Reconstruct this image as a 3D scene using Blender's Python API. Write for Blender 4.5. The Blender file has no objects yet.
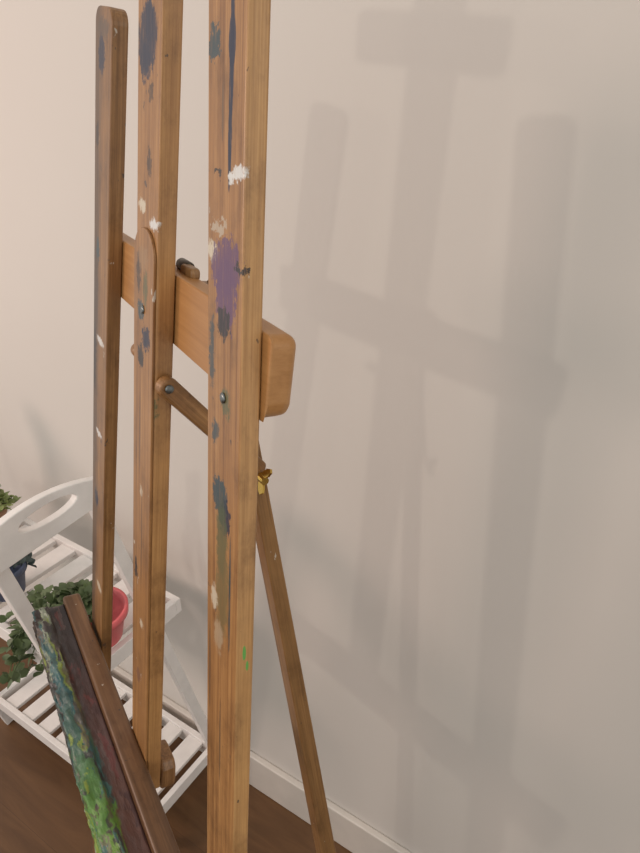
import bpy, bmesh, math, random
from mathutils import Vector, Matrix, noise as mnoise
random.seed(7)
COL=bpy.context.scene.collection
th=math.radians(28.2)

# ---------------------------------------------------------------- materials
def srgb(r,g,b):
    f=lambda c:(c/255/12.92) if c/255<=0.04045 else ((c/255+0.055)/1.055)**2.4
    return (f(r),f(g),f(b),1)
def newmat(name,rough=0.5):
    m=bpy.data.materials.new(name); m.use_nodes=True
    nt=m.node_tree; b=nt.nodes['Principled BSDF']; b.inputs['Roughness'].default_value=rough
    return m,nt,b
def ramp(nt,fac,stops,interp=None):
    r=nt.nodes.new('ShaderNodeValToRGB'); e=r.color_ramp.elements
    if interp: r.color_ramp.interpolation=interp
    e[0].position,e[0].color=stops[0]; e[1].position,e[1].color=stops[-1]
    for p,c in stops[1:-1]:
        x=e.new(p); x.color=c
    nt.links.new(fac,r.inputs[0]); return r.outputs[0]
def noise(nt,vec,scale,detail=4,rough=0.55,dist=0.0):
    n=nt.nodes.new('ShaderNodeTexNoise'); n.inputs['Scale'].default_value=scale
    n.inputs['Detail'].default_value=detail; n.inputs['Roughness'].default_value=rough
    n.inputs['Distortion'].default_value=dist
    nt.links.new(vec,n.inputs['Vector']); return n
def mapping(nt,vec,sc,loc=(0,0,0)):
    m=nt.nodes.new('ShaderNodeMapping'); m.inputs['Scale'].default_value=sc; m.inputs['Location'].default_value=loc
    nt.links.new(vec,m.inputs['Vector']); return m.outputs[0]
def mixc(nt,fac,a,b,blend='MIX'):
    m=nt.nodes.new('ShaderNodeMix'); m.data_type='RGBA'; m.blend_type=blend
    def put(sock,v):
        if isinstance(v,bpy.types.NodeSocket): nt.links.new(v,sock)
        else: sock.default_value=v
    put(m.inputs[0],fac); put(m.inputs[6],a); put(m.inputs[7],b)
    return m.outputs[2]
def bump(nt,b,h,strength=0.2,dist=0.002):
    n=nt.nodes.new('ShaderNodeBump'); n.inputs['Strength'].default_value=strength; n.inputs['Distance'].default_value=dist
    nt.links.new(h,n.inputs['Height']); nt.links.new(n.outputs[0],b.inputs['Normal'])

def wood(name,dark,mid,light,axis='Z',splats=(),specks=0.0,seed=0.0,rough=0.40,edge=None,stain=1.0,fine=.75,darkside=None,nscale=260):
    """pine with grain along a local axis; splats = (x,y,z,rx,ry,rz,(rgb)); edge=(x,colour) lighter narrow side"""
    m,nt,b=newmat(name,rough)
    tc=nt.nodes.new('ShaderNodeTexCoord').outputs['Object']
    sc={'Z':(1,1,.018),'X':(.018,.35,1),'Y':(1,.018,1)}[axis]
    mp=mapping(nt,tc,sc,(seed,seed*.7,seed*.3))
    n1=noise(nt,mp,nscale,4,.65,.3)
    n2=noise(nt,mp,800,3,.6)
    n3=noise(nt,mapping(nt,tc,{'Z':(1.2,1.2,.7),'X':(.7,1.2,1.2),'Y':(1,1,1)}[axis],(seed,0,seed)),20,6,.7)
    c=ramp(nt,n1.outputs['Fac'],[(.28,dark),(.50,mid),(.72,light)])
    sx=nt.nodes.new('ShaderNodeSeparateXYZ'); nt.links.new(tc,sx.inputs[0])
    if edge:
        mr=nt.nodes.new('ShaderNodeMapRange'); mr.inputs[1].default_value=edge[0]+.0012; mr.inputs[2].default_value=edge[0]+.0002
        mr.inputs[3].default_value=0; mr.inputs[4].default_value=.5
        nt.links.new(sx.outputs[0],mr.inputs[0]); c=mixc(nt,mr.outputs[0],c,edge[1])
    c2=ramp(nt,n2.outputs['Fac'],[(.35,(.76,.70,.64,1)),(.6,(1,1,1,1))])
    c=mixc(nt,fine,c,c2,'MULTIPLY')
    c3=ramp(nt,n3.outputs['Fac'],[(.32,(.52,.48,.45,1)),(.47,(.88,.86,.84,1)),(.66,(1.06,1.05,1.0,1))])
    c=mixc(nt,.9*stain,c,c3,'MULTIPLY')
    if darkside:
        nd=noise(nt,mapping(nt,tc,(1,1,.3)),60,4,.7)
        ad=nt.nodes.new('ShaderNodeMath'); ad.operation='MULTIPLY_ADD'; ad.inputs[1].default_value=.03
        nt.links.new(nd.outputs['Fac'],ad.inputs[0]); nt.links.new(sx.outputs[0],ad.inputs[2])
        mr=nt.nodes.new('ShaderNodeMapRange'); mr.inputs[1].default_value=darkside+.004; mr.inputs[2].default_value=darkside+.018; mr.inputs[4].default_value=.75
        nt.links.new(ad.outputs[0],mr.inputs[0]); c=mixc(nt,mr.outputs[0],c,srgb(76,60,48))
    if specks:
        for kk,(scl,colr,thr) in enumerate(((90,srgb(62,54,52),.72),(75,srgb(190,184,172),.72),(120,srgb(72,50,38),.73))):
            nn=noise(nt,mapping(nt,tc,(1,1,.6),(seed+3*kk,1.7*kk,seed)),scl,3,.65)
            f=ramp(nt,nn.outputs['Fac'],[(thr-specks*.03,(0,0,0,1)),(thr+.02-specks*.03,(.8,.8,.8,1))])
            c=mixc(nt,f,c,colr)
    if splats:
        dn=noise(nt,tc,170,5,.68)
        dn2=noise(nt,mapping(nt,tc,(1,1,.22)),520,4,.75)
        wr=noise(nt,mapping(nt,tc,(1,1,.12),(2,5,1)),420,4,.7)
        wear=ramp(nt,wr.outputs['Fac'],[(.34,(.55,.55,.55,1)),(.46,(1,1,1,1))])
        sub=nt.nodes.new('ShaderNodeVectorMath'); sub.operation='SUBTRACT'; sub.inputs[1].default_value=(.5,.5,.5)
        nt.links.new(dn.outputs['Color'],sub.inputs[0])
        outs=[]
        for amp in ((.015,0,.026),(.0014,0,.004),(.014,0,.015)):
            ma=nt.nodes.new('ShaderNodeVectorMath'); ma.operation='MULTIPLY_ADD'; ma.inputs[1].default_value=amp
            nt.links.new(sub.outputs[0],ma.inputs[0]); nt.links.new(tc,ma.inputs[2]); outs.append(ma.outputs[0])
        for it in splats:
            (x,y,zz,rx,ry,rz,col)=it[:7]; op=it[7] if len(it)>7 else .98
            thin=rx<.0035; dab=col[0]>185 and not thin
            s=nt.nodes.new('ShaderNodeVectorMath'); s.operation='SUBTRACT'; s.inputs[1].default_value=(x,y,zz)
            nt.links.new(outs[1 if thin else (2 if dab else 0)],s.inputs[0])
            q=nt.nodes.new('ShaderNodeVectorMath'); q.operation='MULTIPLY'; q.inputs[1].default_value=(1/rx,1/ry,1/rz)
            nt.links.new(s.outputs[0],q.inputs[0])
            l=nt.nodes.new('ShaderNodeVectorMath'); l.operation='LENGTH'; nt.links.new(q.outputs[0],l.inputs[0])
            ad=nt.nodes.new('ShaderNodeMath'); ad.operation='MULTIPLY_ADD'; ad.inputs[1].default_value=.2 if thin else (.9 if dab else 1.3)
            nt.links.new(dn2.outputs['Fac'],ad.inputs[0]); nt.links.new(l.outputs['Value'],ad.inputs[2])
            mu=nt.nodes.new('ShaderNodeMath'); mu.operation='MULTIPLY'; mu.inputs[1].default_value=.60 if thin else (.60 if dab else .52)
            nt.links.new(ad.outputs[0],mu.inputs[0])
            soft=op<.9
            f=ramp(nt,mu.outputs[0],[(0,(op,op,op,1)),(.72 if (soft or dab) else .84,(op*.95,)*3+(1,)),(.93 if (soft or dab) else .90,(0,0,0,1))])
            f=mixc(nt,1.0,f,wear,'MULTIPLY')
            c=mixc(nt,f,c,srgb(*col))
    nt.links.new(c,b.inputs['Base Color'])
    bump(nt,b,n1.outputs['Fac'],.2 if fine>.5 else .05,.001)
    return m
def simple(name,col,rough=.5,metal=0.0,var=.12,scale=40,bmp=.1):
    m,nt,b=newmat(name,rough); b.inputs['Metallic'].default_value=metal
    tc=nt.nodes.new('ShaderNodeTexCoord').outputs['Object']
    n=noise(nt,tc,scale,4)
    d=tuple(v*(1-var) for v in col[:3])+(1,); l=tuple(min(1,v*(1+var)) for v in col[:3])+(1,)
    nt.links.new(ramp(nt,n.outputs['Fac'],[(.3,d),(.7,l)]),b.inputs['Base Color'])
    if bmp: bump(nt,b,n.outputs['Fac'],bmp,.001)
    return m

PD,PM,PL=srgb(132,91,52),srgb(163,119,72),srgb(184,140,90)
EDGE=srgb(206,164,112)
WHITE=simple('white_painted_wood',srgb(234,231,228),.45,0,.05,30)
BRASS=simple('brass',srgb(206,172,90),.25,1.0,.1)
DARKMETAL=simple('dark_metal',srgb(84,78,70),.4,.9,.1)
STEEL=simple('steel_screw',srgb(120,125,125),.35,.9,.1)

# ---------------------------------------------------------------- mesh helpers
def link(o): COL.objects.link(o); return o
def mesh_obj(name,bm,M,mat,smooth=False,parent=None,bevel=0.0,seg=3):
    bmesh.ops.recalc_face_normals(bm,faces=bm.faces)
    me=bpy.data.meshes.new(name); bm.to_mesh(me); bm.free()
    o=bpy.data.objects.new(name,me); link(o); me.materials.append(mat)
    if smooth:
        for p in me.polygons: p.use_smooth=True
    if bevel:
        bv=o.modifiers.new('bevel','BEVEL'); bv.width=bevel; bv.segments=seg; bv.limit_method='ANGLE'; bv.angle_limit=math.radians(40)
    if parent: o.parent=parent; o.matrix_local=parent.matrix_world.inverted()@M
    else: o.matrix_world=M
    return o
def frame(o,X,Z):
    Z=Z.normalized(); X=(X-Z*X.dot(Z)).normalized(); Y=Z.cross(X)
    return Matrix(((X.x,Y.x,Z.x,o.x),(X.y,Y.y,Z.y,o.y),(X.z,Y.z,Z.z,o.z),(0,0,0,1)))
def slab(outer,t,holes=(),y0=None):
    if y0 is None: y0=-t/2
    bm=bmesh.new(); edges=[]
    for loop in [outer]+list(holes):
        vs=[bm.verts.new((x,y0,zz)) for x,zz in loop]
        for i in range(len(vs)): edges.append(bm.edges.new((vs[i],vs[(i+1)%len(vs)])))
    if holes:
        bmesh.ops.triangle_fill(bm,edges=edges,use_beauty=True); fs=[f for f in bm.faces]
    else:
        fs=[bm.faces.new(bm.verts[:])]
    r=bmesh.ops.extrude_face_region(bm,geom=fs)
    for q in [g for g in r['geom'] if isinstance(g,bmesh.types.BMVert)]: q.co.y+=t
    return bm
def rrect(x0,x1,z0,z1,r,seg=6,corners=(1,1,1,1)):
    pts=[]
    for kk,(cx,cz,a0) in enumerate(((x1-r,z1-r,0),(x0+r,z1-r,90),(x0+r,z0+r,180),(x1-r,z0+r,270))):
        if corners[kk]:
            for i in range(seg+1):
                a=math.radians(a0+90*i/seg); pts.append((cx+r*math.cos(a),cz+r*math.sin(a)))
        else:
            pts.append(((x1,z1),(x0,z1),(x0,z0),(x1,z0))[kk])
    return pts
def box(name,x0,x1,y0,y1,z0,z1,M,mat,parent=None,bevel=.0015):
    bm=bmesh.new(); bmesh.ops.create_cube(bm,size=1)
    for q in bm.verts:
        q.co=Vector((x0+(q.co.x+.5)*(x1-x0),y0+(q.co.y+.5)*(y1-y0),z0+(q.co.z+.5)*(z1-z0)))
    return mesh_obj(name,bm,M,mat,parent=parent,bevel=bevel)
def lathe(name,prof,M,mat,parent=None,n=40,smooth=True):
    bm=bmesh.new(); rings=[]
    for r,zz in prof:
        rings.append([bm.verts.new((r*math.cos(2*math.pi*i/n),r*math.sin(2*math.pi*i/n),zz)) for i in range(n)])
    for a,b in zip(rings,rings[1:]):
        for i in range(n): bm.faces.new((a[i],a[(i+1)%n],b[(i+1)%n],b[i]))
    bm.faces.new(rings[0]); bm.faces.new(rings[-1])
    return mesh_obj(name,bm,M,mat,smooth=smooth,parent=parent)
def empty(name,loc,label,cat):
    e=bpy.data.objects.new(name,None); link(e); e.location=loc; e.empty_display_size=.05
    bpy.context.view_layer.update()
    e['label']=label; e['category']=cat; return e

# ---------------------------------------------------------------- easel frame
ang=math.radians(31.2); s=.143
u=Vector((-math.sin(ang),math.cos(ang),0)); n=Vector((-math.cos(ang),-math.sin(ang),0)); z=Vector((0,0,1))
v=(z-s*n).normalized(); N=(n+s*z).normalized()
P0=Vector((-.0629,.43,1.641))
A=.0515; B=.0137; SP=.125
def E(a,b,c): return P0+u*a+N*b+v*c
cfloor=-P0.z/v.z
foot=E(SP-A/2,0,cfloor)
easel=empty('easel',Vector((foot.x,foot.y,0)),'paint-splattered pine studio easel standing near the beige wall','easel')

def post(name,aL0,slope,ctop,cbot,mat,t=B,w=A,rt=.012,bc=None):
    if bc is None: bc=-t/2
    top=E(aL0-A/2+slope*ctop,bc,ctop); bot=E(aL0-A/2+slope*cbot,bc,cbot)
    M=frame(bot,u,top-bot); Ln=(top-bot).length
    pts=rrect(-w/2,w/2,0,Ln,rt,6,(1,1,0,0))
    return mesh_obj(name,slab(pts,t),M,mat,parent=easel,bevel=min(.0016,t*.3))
k=.935
def sp(Ln,ctop,items,yf):
    return [(it[0],yf,(Ln-(ctop-it[1]*k)),it[2],.006,it[3],it[4])+tuple(it[5:]) for it in items]
NAVY=(16,28,56);PURP=(96,66,98);CREAM=(200,190,170);GRN=(78,88,58);TEAL=(42,66,74);BLK=(36,32,34);WHT=(212,214,212);OLV=(108,96,62)
ctR=.035; cf_r=cfloor+.002; LR=(ctR-cf_r)*math.sqrt(1+.126**2)
itR=[(-.0080,-.020,.0018,.030,NAVY),(-.0066,-.055,.0017,.030,NAVY),(-.0056,-.080,.0014,.018,NAVY),(-.0078,-.024,.0034,.010,NAVY),(.016,-.020,.009,.008,TEAL),(-.018,-.095,.008,.0045,WHT),(-.009,-.097,.005,.0030,WHT),(.010,-.094,.005,.002,BLK),
(.018,-.142,.008,.006,CREAM),(.008,-.126,.012,.0030,(176,160,140)),(.004,-.060,.0010,.012,(110,84,60)),
(-.002,-.150,.021,.015,PURP),(-.002,-.170,.014,.022,PURP),(-.021,-.15,.006,.004,BLK),(.0,-.186,.009,.010,BLK),(.018,-.21,.0042,.024,TEAL,.85),
(-.004,-.24,.007,.010,GRN,.85),(.004,-.312,.012,.012,TEAL),(-.004,-.325,.009,.012,NAVY),(.0,-.345,.009,.032,GRN,.80),(-.002,-.385,.011,.042,OLV,.80),(.012,-.40,.006,.010,CREAM,.85),(-.014,-.385,.0010,.034,TEAL),(.004,-.43,.008,.014,(170,150,124),.75),(.012,-.265,.006,.008,TEAL,.89),
(.02,-.47,.0010,.03,(100,72,48)),(.0,-.53,.0010,.03,(104,78,54))]
mR=wood('pine_near_post',PD,PM,PL,'Z',sp(LR,ctR,itR,B/2)+[(-A/2,.0005,LR-(ctR+.428*k),.003,.0010,.0045,(90,160,78)),(-A/2,-.002,LR-(ctR+.440*k),.003,.0008,.0030,(90,160,78))],.6,0.3,edge=(-A/2,EDGE))
post('side_post',0,.126,ctR,cf_r,mR)
mb=-.800*k; ctM=.42; LM=ctM-mb
itM=[(.004,-.014,.020,.020,NAVY),(.008,-.030,.011,.012,NAVY),(.0,-.002,.008,.014,NAVY),(-.006,-.05,.005,.006,BLK,.8),(-.004,-.10,.005,.010,BLK,.8),(.012,-.134,.010,.0045,CREAM),(-.016,-.145,.010,.0045,WHT),
(.012,-.19,.006,.018,BLK,.8),(-.02,-.30,.006,.02,GRN,.75)]
mM=wood('pine_mast',PD,PM,PL,'Z',sp(LM,ctM,itM,.0073),.6,1.9,edge=(-A/2,srgb(186,142,92)))
post('mast',SP,0,ctM,mb,mM,t=.0146,bc=-.0058,w=A)
cl=-.150*k; LL2=cl-mb
itM2=[(.012,-.19,.006,.016,BLK,.85),(-.006,-.20,.006,.014,GRN,.8),(.006,-.222,.008,.007,TEAL),(.0,-.176,.012,.010,(150,118,84),.75),
(-.008,-.243,.010,.010,NAVY),(.005,-.262,.007,.010,BLK),(.014,-.5,.004,.012,BLK),(-.005,-.56,.005,.006,CREAM,.8),(.004,-.64,.006,.01,(120,84,64)),(.0,-.40,.0046,.006,CREAM,.8),(.006,-.34,.0010,.03,(104,76,50)),(-.002,-.45,.0010,.04,(104,76,50))]
mM2=wood('pine_lower_mast',srgb(126,88,50),srgb(158,115,70),srgb(180,137,88),'Z',sp(LL2,cl,itM2,.0012),.6,3.3)
post('mast_front_plate',SP,0,cl,mb+.001,mM2,t=.0024,bc=.0027,w=A*.95,rt=.022)
ctL=.015; LL=(ctL-cf_r)*math.sqrt(1+.108**2)
itL=[(.0,-.001,.020,.008,(80,68,60),.8),(.004,-.022,.010,.014,NAVY),(.016,-.09,.005,.012,BLK,.8),(.018,-.25,.010,.06,(72,58,50),.85),(.02,-.33,.007,.04,BLK,.85),(-.002,-.30,.014,.004,WHT,.85),(.0,-.42,.012,.004,WHT,.85),(.006,-.52,.007,.012,NAVY),(-.01,-.66,.012,.006,CREAM,.8),(.01,-.2,.005,.01,TEAL)]
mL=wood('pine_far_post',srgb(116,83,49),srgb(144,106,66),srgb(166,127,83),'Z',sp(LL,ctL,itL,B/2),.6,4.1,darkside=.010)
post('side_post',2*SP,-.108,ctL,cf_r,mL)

# crossbar behind posts
mX=wood('pine_crossbar',srgb(160,113,64),srgb(172,124,74),srgb(182,135,84),'X',[],.0,6.2,stain=.3,fine=.2,nscale=160)
cT,cB=-.183*k,-.243*k
aL,aR=2*SP+.045,-A-.034
tX=.020
M=frame(E((aL+aR)/2,-B-tX/2-.0003,(cT+cB)/2),u,v)
h=(cT-cB)/2; w=(aL-aR)/2
bm=slab([(-w,h),(-w,-h),(w,-h),(w,h)],tX)
be=bm.edges.layers.float.new('bevel_weight_edge')
for e in bm.edges:
    a,b=e.verts; e[be]=.12
    if abs(a.co.x-b.co.x)<1e-6 and abs(a.co.z-b.co.z)<1e-6: e[be]=.55 if a.co.z>0 else 1.0
    elif a.co.y<0 and b.co.y<0: e[be]=.55
o=mesh_obj('crossbar',bm,M,mX,parent=easel)
bv=o.modifiers.new('bevel','BEVEL'); bv.width=.015; bv.segments=8; bv.limit_method='WEIGHT'
for p in o.data.polygons: p.use_smooth=True
wn=o.modifiers.new('wn','WEIGHTED_NORMAL')

# rear leg
mLeg=wood('pine_rear_leg',srgb(122,90,56),srgb(144,108,68),srgb(160,122,80),'Z',[],.3,8.0,stain=.8)
lt=Vector((-.0646,.549,1.231)); lb=Vector((.0101,.589,.498)); dl=(lb-lt).normalized()
ltop=lt-dl*.225; lbot=lt+dl*((lt.z-.001)/-dl.z)
M=frame(lbot,u,ltop-lbot); Ln=(ltop-lbot).length
bm=slab(rrect(-.010,.010,0,Ln,.008,6,(1,1,0,0)),.014)
for q in bm.verts:
    tt=1-q.co.z/Ln; q.co.y*=1+1.1*tt; q.co.x*=1+.6*tt
mesh_obj('rear_leg',bm,M,mLeg,parent=easel,bevel=.0015)
ac=SP-A/2
hb=E(ac,-B-tX,cT-.024)
dist=(ltop-hb).dot(-N)
M=frame(hb,u,-N)
mesh_obj('hinge_block',slab(rrect(-.018,.018,0,max(.03,dist+.004),.006,4,(1,1,0,0)),.022),M,mLeg,parent=easel,bevel=.004)
M=frame(E(ac-.006,-B-tX*.72,cT+.0035),v,-u)
o=lathe('clamp_bolt',[(.0042,-.010),(.005,-.008),(.005,.008),(.0042,.010)],M,DARKMETAL,easel,24); o['label']='dark metal bolt lying on the crossbar'
M=frame(E(ac-.022,-B-tX*.62,cT+.0005),u,v)
mesh_obj('wooden_toggle',slab(rrect(-.012,.012,-.002,.0065,.004,5,(1,1,0,0)),.008),M,mLeg,parent=easel,bevel=.002)

# brace from mast side to leg
mBr=wood('pine_brace',srgb(130,94,54),srgb(156,114,70),srgb(176,134,88),'Z',[],.2,9.3)
b0=E(SP-A-.006,-.006,-.277*k); b1=lt+dl*(-.036)-u*.014
M=frame(b0-(b1-b0).normalized()*.008,v,b1-b0); L=(b1-b0).length+.014
mesh_obj('brace',slab(rrect(-.0085,.0085,0,L,.008,6),.010),M,mBr,parent=easel,bevel=.002)
M=frame(b0-u*.006,v,-u)
o=lathe('brace_screw',[(.0036,0),(.0036,.0012),(.0018,.0018)],M,STEEL,easel,20); o['label']='small steel screw head'
M=frame(E(SP+.001,-.004,-.268*k),v,u)
lathe('dowel_end',[(.0065,0),(.0065,.012),(.0045,.016)],M,mBr,easel,20)
for a,b_,c in ((-A/2-.126*.24*k,0,-.235*k),(SP-A/2,.0039,-.218*k)):
    M=frame(E(a,b_,c),u,N); lathe('bolt_head',[(.0036,0),(.0036,.001),(.0016,.0016)],M,STEEL,easel,20)
wp=b1-u*.007+v*-.006
M=frame(wp,z+u.cross(z)*.5,-u)
bm=bmesh.new()
bmesh.ops.create_cone(bm,cap_ends=True,segments=20,radius1=.005,radius2=.004,depth=.010,matrix=Matrix.Translation((0,0,.005)))
for sgn in (1,-1):
    prof=[(0,0),(sgn*.004,0),(sgn*.012,.006),(sgn*.014,.011),(sgn*.011,.014),(sgn*.006,.012),(0,.005)]
    f=[bm.verts.new((x,-.0012,zz)) for x,zz in prof]; g=[bm.verts.new((x,.0012,zz)) for x,zz in prof]
    bm.faces.new(f); bm.faces.new(g[::-1])
    for i in range(len(prof)): bm.faces.new((f[i],f[(i+1)%7],g[(i+1)%7],g[i]))
o=mesh_obj('wing_nut',bm,M,BRASS,parent=easel); o['label']='brass wing nut'

mFb=wood('pine_foot_block',srgb(112,80,48),srgb(144,106,68),srgb(166,126,84),'Z',[(0,-.009,.0,.014,.01,.012,(84,64,50),.8)],.8,5.5)
M=frame(E(ac-.006,-B-.009,mb+.010),u,v)
mesh_obj('mast_foot_block',slab([(-.019,-.016),(-.012,-.021),(.006,-.020),(.018,-.014),(.021,.002),(.018,.019),(.008,.022),(-.014,.022),(-.020,.014),(-.021,-.004)],.017),M,mFb,parent=easel,bevel=.0035)
M=frame(E(ac,.0128,.082),u,v)
mesh_obj('canvas_clamp',slab(rrect(-.080,.080,-.022,.022,.008,5),.022),M,mX,parent=easel,bevel=.002)

# tray (canvas ledge): brown rail + ledge caked in paint
tray_w=wood('pine_tray_board',srgb(88,64,44),srgb(116,84,57),srgb(138,103,72),'X',[],.3,2.2,stain=.9)
def paintmat(name):
    m,nt,b=newmat(name,.36)
    tc=nt.nodes.new('ShaderNodeTexCoord').outputs['Object']
    dn=noise(nt,mapping(nt,tc,(.45,1,1)),38,4,.62)
    sub=nt.nodes.new('ShaderNodeVectorMath'); sub.operation='SUBTRACT'; sub.inputs[1].default_value=(.5,.5,.5)
    nt.links.new(dn.outputs['Color'],sub.inputs[0])
    ma=nt.nodes.new('ShaderNodeVectorMath'); ma.operation='MULTIPLY_ADD'; ma.inputs[1].default_value=(.16,.032,.032)
    nt.links.new(sub.outputs[0],ma.inputs[0]); nt.links.new(tc,ma.inputs[2])
    sx=nt.nodes.new('ShaderNodeSeparateXYZ'); nt.links.new(ma.outputs[0],sx.inputs[0])
    def rng(out,a,b_,lo=0,hi=1):
        mr=nt.nodes.new('ShaderNodeMapRange'); mr.inputs[1].default_value=a; mr.inputs[2].default_value=b_; mr.inputs[3].default_value=lo; mr.inputs[4].default_value=hi
        nt.links.new(out,mr.inputs[0]); return mr.outputs[0]
    sm=mapping(nt,ma.outputs[0],(.14,1,1))
    def streaks(c,lst):
        for (sc_,seed,lo,hi,col,op) in lst:
            nn=noise(nt,mapping(nt,sm,(1,1,1),(seed,seed*.3,0)),sc_,2,.5)
            f=ramp(nt,nn.outputs['Fac'],[(lo,(0,0,0,1)),(hi,(op,op,op,1))]); c=mixc(nt,f,c,col)
        return c
    G=ramp(nt,rng(sx.outputs[0],-.10,.28),[(0,srgb(112,146,52)),(.18,srgb(88,130,62)),(.36,srgb(66,100,80)),(.58,srgb(64,90,88)),(.74,srgb(74,68,62)),(1,srgb(56,48,48))])
    G=streaks(G,((55,0,.60,.64,srgb(150,162,140),.75),(70,7,.57,.60,srgb(50,92,96),.85),(60,13,.62,.65,srgb(140,156,62),.75),(75,21,.59,.62,srgb(58,54,54),.85),(90,33,.60,.63,srgb(96,82,72),.7)))
    D=ramp(nt,rng(sx.outputs[0],-.20,.26),[(0,srgb(88,58,50)),(.35,srgb(96,66,58)),(.65,srgb(80,56,54)),(.85,srgb(60,50,50)),(1,srgb(50,46,48))])
    D=streaks(D,((60,61,.56,.60,srgb(68,44,44),.8),(70,67,.61,.64,srgb(112,92,88),.5),(90,71,.62,.65,srgb(112,56,54),.6)))
    c=mixc(nt,rng(sx.outputs[1],.0395,.0430),D,G)
    n4=noise(nt,mapping(nt,tc,(.35,1,1)),240,4,.7,.5)
    c=mixc(nt,.45,c,ramp(nt,n4.outputs['Fac'],[(.35,(.55,.55,.55,1)),(.62,(1.05,1.05,1.05,1))]),'MULTIPLY')
    nt.links.new(c,b.inputs['Base Color']); bump(nt,b,n4.outputs['Fac'],.5,.002); return m
def crust(name,x0,x1,prof,M,mat,amp,seed):
    bm=bmesh.new(); nx=220; rings=[]
    cs=[]
    for i in range(len(prof)):
        a=prof[i]; b=prof[(i+1)%len(prof)]
        st=max(1,int(math.hypot(b[0]-a[0],b[1]-a[1])/.0022))
        for j in range(st):
            t=j/st; cs.append((a[0]+(b[0]-a[0])*t,a[1]+(b[1]-a[1])*t,a[2]+(b[2]-a[2])*t))
    for j in range(nx+1):
        x=x0+(x1-x0)*j/nx; rr=[]
        for (yy,zz,l) in cs:
            d=mnoise.fractal(Vector((x*34+seed,yy*110,zz*110)),.7,2.1,5)*amp*l
            e=.002*l if j in (0,nx) else 0
            rr.append(bm.verts.new((x,yy+d*.6-e,zz+d-e)))
        rings.append(rr)
    m=len(cs)
    for a,b in zip(rings,rings[1:]):
        for i in range(m): bm.faces.new((a[i],a[(i+1)%m],b[(i+1)%m],b[i]))
    bm.faces.new(rings[0]); bm.faces.new(rings[-1])
    return mesh_obj(name,bm,M,mat,smooth=True,parent=easel)
ta,tb=.412*k,-.24*k
M=frame(E((ta+tb)/2,.0041,-.760*k),u,v); W=(ta-tb)/2
mPa=paintmat('dried_paint_crust')
bm=slab(rrect(-W,W,-.022,.014,.010,6,(1,1,0,0)),.0225,y0=.0)
mesh_obj('tray_back_board',bm,M,tray_w,parent=easel,bevel=.003)
o=crust('tray_ledge',-W,W-.010,[(.0228,-.026,0),(.0228,.004,.05),(.030,.003,.15),(.042,.004,.4),(.047,.009,1),(.057,.009,1),(.064,.005,1),(.0655,-.008,1),(.064,-.026,.6)],M,mPa,.0055,9)
o['label']='paint-crusted ledge in dark red-brown, green and teal'

# ---------------------------------------------------------------- room
wd=Vector((-.839,.544,0)).normalized(); m_=Vector((wd.y,-wd.x,0)); OFF=.774
def Wf(L,off,zz): return wd*L+m_*off+z*zz
Mw=Matrix(((-wd.x,m_.x,0,0),(-wd.y,m_.y,0,0),(0,0,1,0),(0,0,0,1)))
def struct(o): o['kind']='structure'; return o
mWall,nt,b=newmat('wall_paint',.85)
tc=nt.nodes.new('ShaderNodeTexCoord').outputs['Object']
nn=noise(nt,tc,1.2,3); nn2=noise(nt,tc,260,3)
c=ramp(nt,nn.outputs['Fac'],[(.3,srgb(206,201,195)),(.7,srgb(209,205,199))])
nt.links.new(c,b.inputs['Base Color']); bump(nt,b,nn2.outputs['Fac'],.06,.001)
struct(box('wall_back',-3,2.2,OFF,OFF+.12,0,2.7,Mw,mWall,None,0))
mFl,nt,b=newmat('floor_wood',.45)
tc=nt.nodes.new('ShaderNodeTexCoord').outputs['Object']
br=nt.nodes.new('ShaderNodeTexBrick'); nt.links.new(tc,br.inputs['Vector'])
br.inputs['Scale'].default_value=1; br.inputs['Brick Width'].default_value=1.4; br.inputs['Row Height'].default_value=.19
br.inputs['Mortar Size'].default_value=.0004; br.inputs['Color1'].default_value=srgb(112,80,50); br.inputs['Color2'].default_value=srgb(106,75,46); br.inputs['Mortar'].default_value=srgb(82,57,36)
g=noise(nt,mapping(nt,tc,(.14,1,1)),26,5,.6,.8)
g2=ramp(nt,g.outputs['Fac'],[(.3,(.58,.54,.50,1)),(.7,(1.0,1.0,1.0,1))])
nt.links.new(mixc(nt,.9,br.outputs['Color'],g2,'MULTIPLY'),b.inputs['Base Color']); bump(nt,b,g.outputs['Fac'],.1,.001)
struct(box('floor',-3,2.2,-2.6,OFF,-.05,0,Mw,mFl,None,0))
mBb=simple('baseboard_paint',srgb(212,206,198),.4,0,.03,20)
struct(box('baseboard_back',-3,2.2,OFF-.016,OFF-.0002,.0002,.122,Mw,mBb,None,.004))

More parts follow.
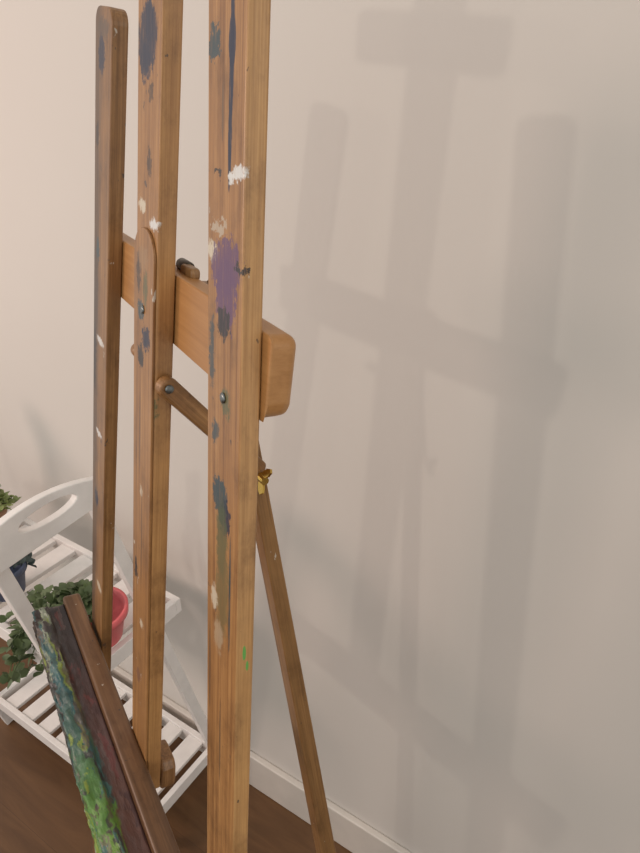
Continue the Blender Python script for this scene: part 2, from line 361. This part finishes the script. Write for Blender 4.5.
# ---------------------------------------------------------------- plant stand
L0=.768; Wd=.64
st=Wf(L0+Wd/2,.56,0)
stand=empty('plant_stand',st,'white painted slatted folding plant stand against the wall','plant stand')
def rail(name,p,q,w,t,X):
    P=Wf(*p);Q=Wf(*q); M=frame(P,X,Q-P); Ln=(Q-P).length
    return mesh_obj(name,slab([(w/2,Ln),(-w/2,Ln),(-w/2,0),(w/2,0)],t),M,WHITE,parent=stand,bevel=.002)
for side in (0,1):
    LL_=L0+side*Wd+(.009 if side==0 else -.009)
    rail('leg',(LL_,.748,0.001),(LL_,.512,1.04),.024,.016,m_)
    rail('leg',(LL_,.535,0.001),(LL_,.345,.995),.024,.016,m_)
def tier(zz,o0,o1,rh=.035):
    a=L0+.019; b_=L0+Wd-.019
    bm=bmesh.new()
    def bx(La,Lb,oa,ob,za,zb):
        r=bmesh.ops.create_cube(bm,size=1)
        for q in r['verts']:
            q.co=Vector((La+(q.co.x+.5)*(Lb-La),oa+(q.co.y+.5)*(ob-oa),za+(q.co.z+.5)*(zb-za)))
    bx(a,b_,o0,o0+.014,zz-rh+.006,zz+.006); bx(a,b_,o1-.014,o1,zz-rh+.006,zz+.006)
    bx(a,a+.014,o0+.014,o1-.014,zz-rh+.006,zz+.006); bx(b_-.014,b_,o0+.014,o1-.014,zz-rh+.006,zz+.006)
    x=a+.036
    while x+.046<b_-.014:
        bx(x,x+.046,o0+.014,o1-.014,zz-.012,zz-.001); x+=.070
    for q in bm.verts: q.co=Wf(q.co.x,q.co.y,q.co.z)
    return mesh_obj('shelf',bm,Matrix.Identity(4),WHITE,parent=stand,bevel=.0015)
tier(.655,.43,.682); tier(.125,.510,.735)
for side in (0,1):
    L=L0-.009 if side==0 else L0+Wd+.009
    o0,o1,z0,z1=.285,.548,1.000,1.038
    out=[(o0,z0-.01),(o1,z0+.010),(o1,z1)]
    for i in range(1,16):
        t=i/16; x=o1+(o0-o1)*t; out.append((x,z1+.036*math.sin(math.pi*t)**.75))
    out.append((o0,z1-.005))
    cx=(o0+o1)/2+.012; hole=[(cx+.050*math.cos(a),1.044+.015*math.sin(a)) for a in [2*math.pi*i/24 for i in range(24)]]
    bm=slab(out,.014,[hole])
    M=Matrix(((m_.x,wd.x,0,0),(m_.y,wd.y,0,0),(0,0,1,0),(0,0,0,1)))
    M.translation=wd*L
    mesh_obj('handle_panel',bm,M,WHITE,parent=stand,bevel=.002)

# ---------------------------------------------------------------- plants
LEAF=simple('leaf_green',srgb(84,100,64),.5,0,.45,25); LEAF2=simple('leaf_dark_green',srgb(60,74,72),.5,0,.3,25); LEAF3=simple('leaf_yellow_green',srgb(122,134,80),.5,0,.3,25)
SOIL=simple('soil',srgb(52,38,30),.95,0,.3,120)
def leaf(bm,p,d,up,l,w):
    d=d.normalized(); sd=d.cross(up).normalized(); nn=sd.cross(d)
    pts=[(0,0,0),(.3,.42,.08),(.62,.5,.08),(.88,.25,.02),(1,0,-.06),(.88,-.25,.02),(.62,-.5,.08),(.3,-.42,.08)]
    vs=[bm.verts.new(p+d*(x*l)+sd*(y*w)+nn*(q*l)) for x,y,q in pts]
    c=[bm.verts.new(p+d*(x*l)) for x in (.35,.7)]
    for f in ((vs[0],vs[1],c[0]),(vs[1],vs[2],c[1],c[0]),(vs[2],vs[3],c[1]),(vs[3],vs[4],c[1]),(vs[4],vs[5],c[1]),(vs[5],vs[6],c[1]),(vs[6],vs[7],c[0],c[1]),(vs[7],vs[0],c[0])):
        bm.faces.new(f)
def rv(): return Vector((random.uniform(-1,1),random.uniform(-1,1),random.uniform(-1,1)))
def potted(name,base,r,h,potmat,label,cat,stems,leafmat,ll=.02,lean=Vector((0,0,0)),spread=.06,rise=.04,drop=.1,up=.012,K=9):
    e=empty(name,base,label,cat)
    M=Matrix.Translation(base)
    lathe('pot',[(r*.70,0),(r*.74,.002),(r*.95,h*.8),(r*1.06,h*.8),(r*1.08,h),(r*.96,h),(r*.9,h*.78)],M,potmat,e)
    lathe('soil',[(r*.5,h*.64),(r*.86,h*.68),(r*.86,h*.74),(r*.3,h*.77)],M,SOIL,e)
    bm=bmesh.new()
    for i in range(stems):
        a=random.uniform(0,2*math.pi); p=base+Vector((r*.45*math.cos(a),r*.45*math.sin(a),h*.76))+lean*.12
        d=Vector((math.cos(a),math.sin(a),0))*spread*random.uniform(.4,1.2)+lean*random.uniform(.2,1.1)
        ht=rise*random.uniform(.5,1.3); dr=drop*random.uniform(0,1)*min(1,d.length/.1)
        prev=None
        for j in range(K+1):
            t=j/K; q=p+d*t+Vector((0,0,ht*math.sin(math.pi*t)*1.2+up*t-dr*t*t))
            if prev is not None:
                ax=(q-prev).normalized(); sx=ax.cross(z).normalized() if abs(ax.z)<.99 else Vector((1,0,0))
                sy=ax.cross(sx); rr=.0012
                A1=[bm.verts.new(prev+sx*rr*math.cos(x)+sy*rr*math.sin(x)) for x in (0,2.1,4.2)]
                B1=[bm.verts.new(q+sx*rr*math.cos(x)+sy*rr*math.sin(x)) for x in (0,2.1,4.2)]
                for x in range(3): bm.faces.new((A1[x],A1[(x+1)%3],B1[(x+1)%3],B1[x]))
                for _ in range(2):
                    dd=(ax*.4+rv()*.9+z*.1)
                    leaf(bm,q,dd,(z+rv()*.5).normalized(),ll*random.uniform(.7,1.25),ll*random.uniform(.6,.85))
            prev=q
    o=mesh_obj('foliage',bm,Matrix.Identity(4),leafmat,smooth=True,parent=e); o['kind']='stuff'
    return e
RED=simple('coral_plastic_pot',srgb(226,108,112),.4,0,.06,20)
BLUE=simple('slate_blue_pot',srgb(74,84,108),.5,0,.15,30)
TERR=simple('terracotta',srgb(160,124,96),.7,0,.12,30)
potted('potted_plant',Wf(.842,.520,.662),.058,.072,RED,'coral-pink plastic pot with trailing small-leaved green plant on shelf','potted plant',34,LEAF,.023,wd*.095-m_*.075,.040,.034,.17,K=9)
potted('potted_plant',Wf(1.10,.50,.662),.044,.07,BLUE,'dark blue pot with small green plant on the slatted shelf','potted plant',12,LEAF2,.020,Vector((0,0,0)),.040,.03,.03)
potted('potted_plant',Wf(1.300,.59,.662),.044,.080,TERR,'terracotta pot with bushy yellow-green plant on the slatted shelf','potted plant',24,LEAF3,.017,Vector((0,0,0)),.048,.02,.03,.030)

# ---------------------------------------------------------------- camera, light
cam=bpy.data.cameras.new('camera');co=link(bpy.data.objects.new('camera',cam))
co.location=(0,0,1.6);co.rotation_euler=(math.radians(90)-th,0,0)
cam.sensor_fit='VERTICAL';cam.sensor_height=36;cam.lens=27.01;cam.clip_start=.01
bpy.context.scene.camera=co
def alight(name,loc,tgt,size,power,col):
    l=bpy.data.lights.new(name,'AREA'); l.shape='DISK'; l.size=size; l.energy=power; l.color=col
    o=link(bpy.data.objects.new(name,l)); o.location=loc
    o.rotation_euler=(Vector(tgt)-Vector(loc)).to_track_quat('-Z','Y').to_euler(); return o
alight('ceiling_lamp',(-1.17,-.95,2.09),(0,.7,1.2),.045,4.0,(1,.89,.76))
alight('ceiling_lamp_second',(-1.42,-.80,2.12),(0,.7,1.2),.07,.9,(1,.86,.72))
alight('warm_side_lamp',(-2.1,.30,1.9),(-.8,1.1,1.4),.5,17,(1,.73,.62))
alight('added_fill',(1.6,-1.2,2.4),(.5,.5,1.8),.9,8,(1,.95,.86))  # broad unseen fill light added towards the right wall, no actual window
w=bpy.data.worlds.new('world'); bpy.context.scene.world=w; w.use_nodes=True
w.node_tree.nodes['Background'].inputs[0].default_value=(1,.97,.925,1); w.node_tree.nodes['Background'].inputs[1].default_value=.75
bpy.context.scene.view_settings.view_transform='Standard'
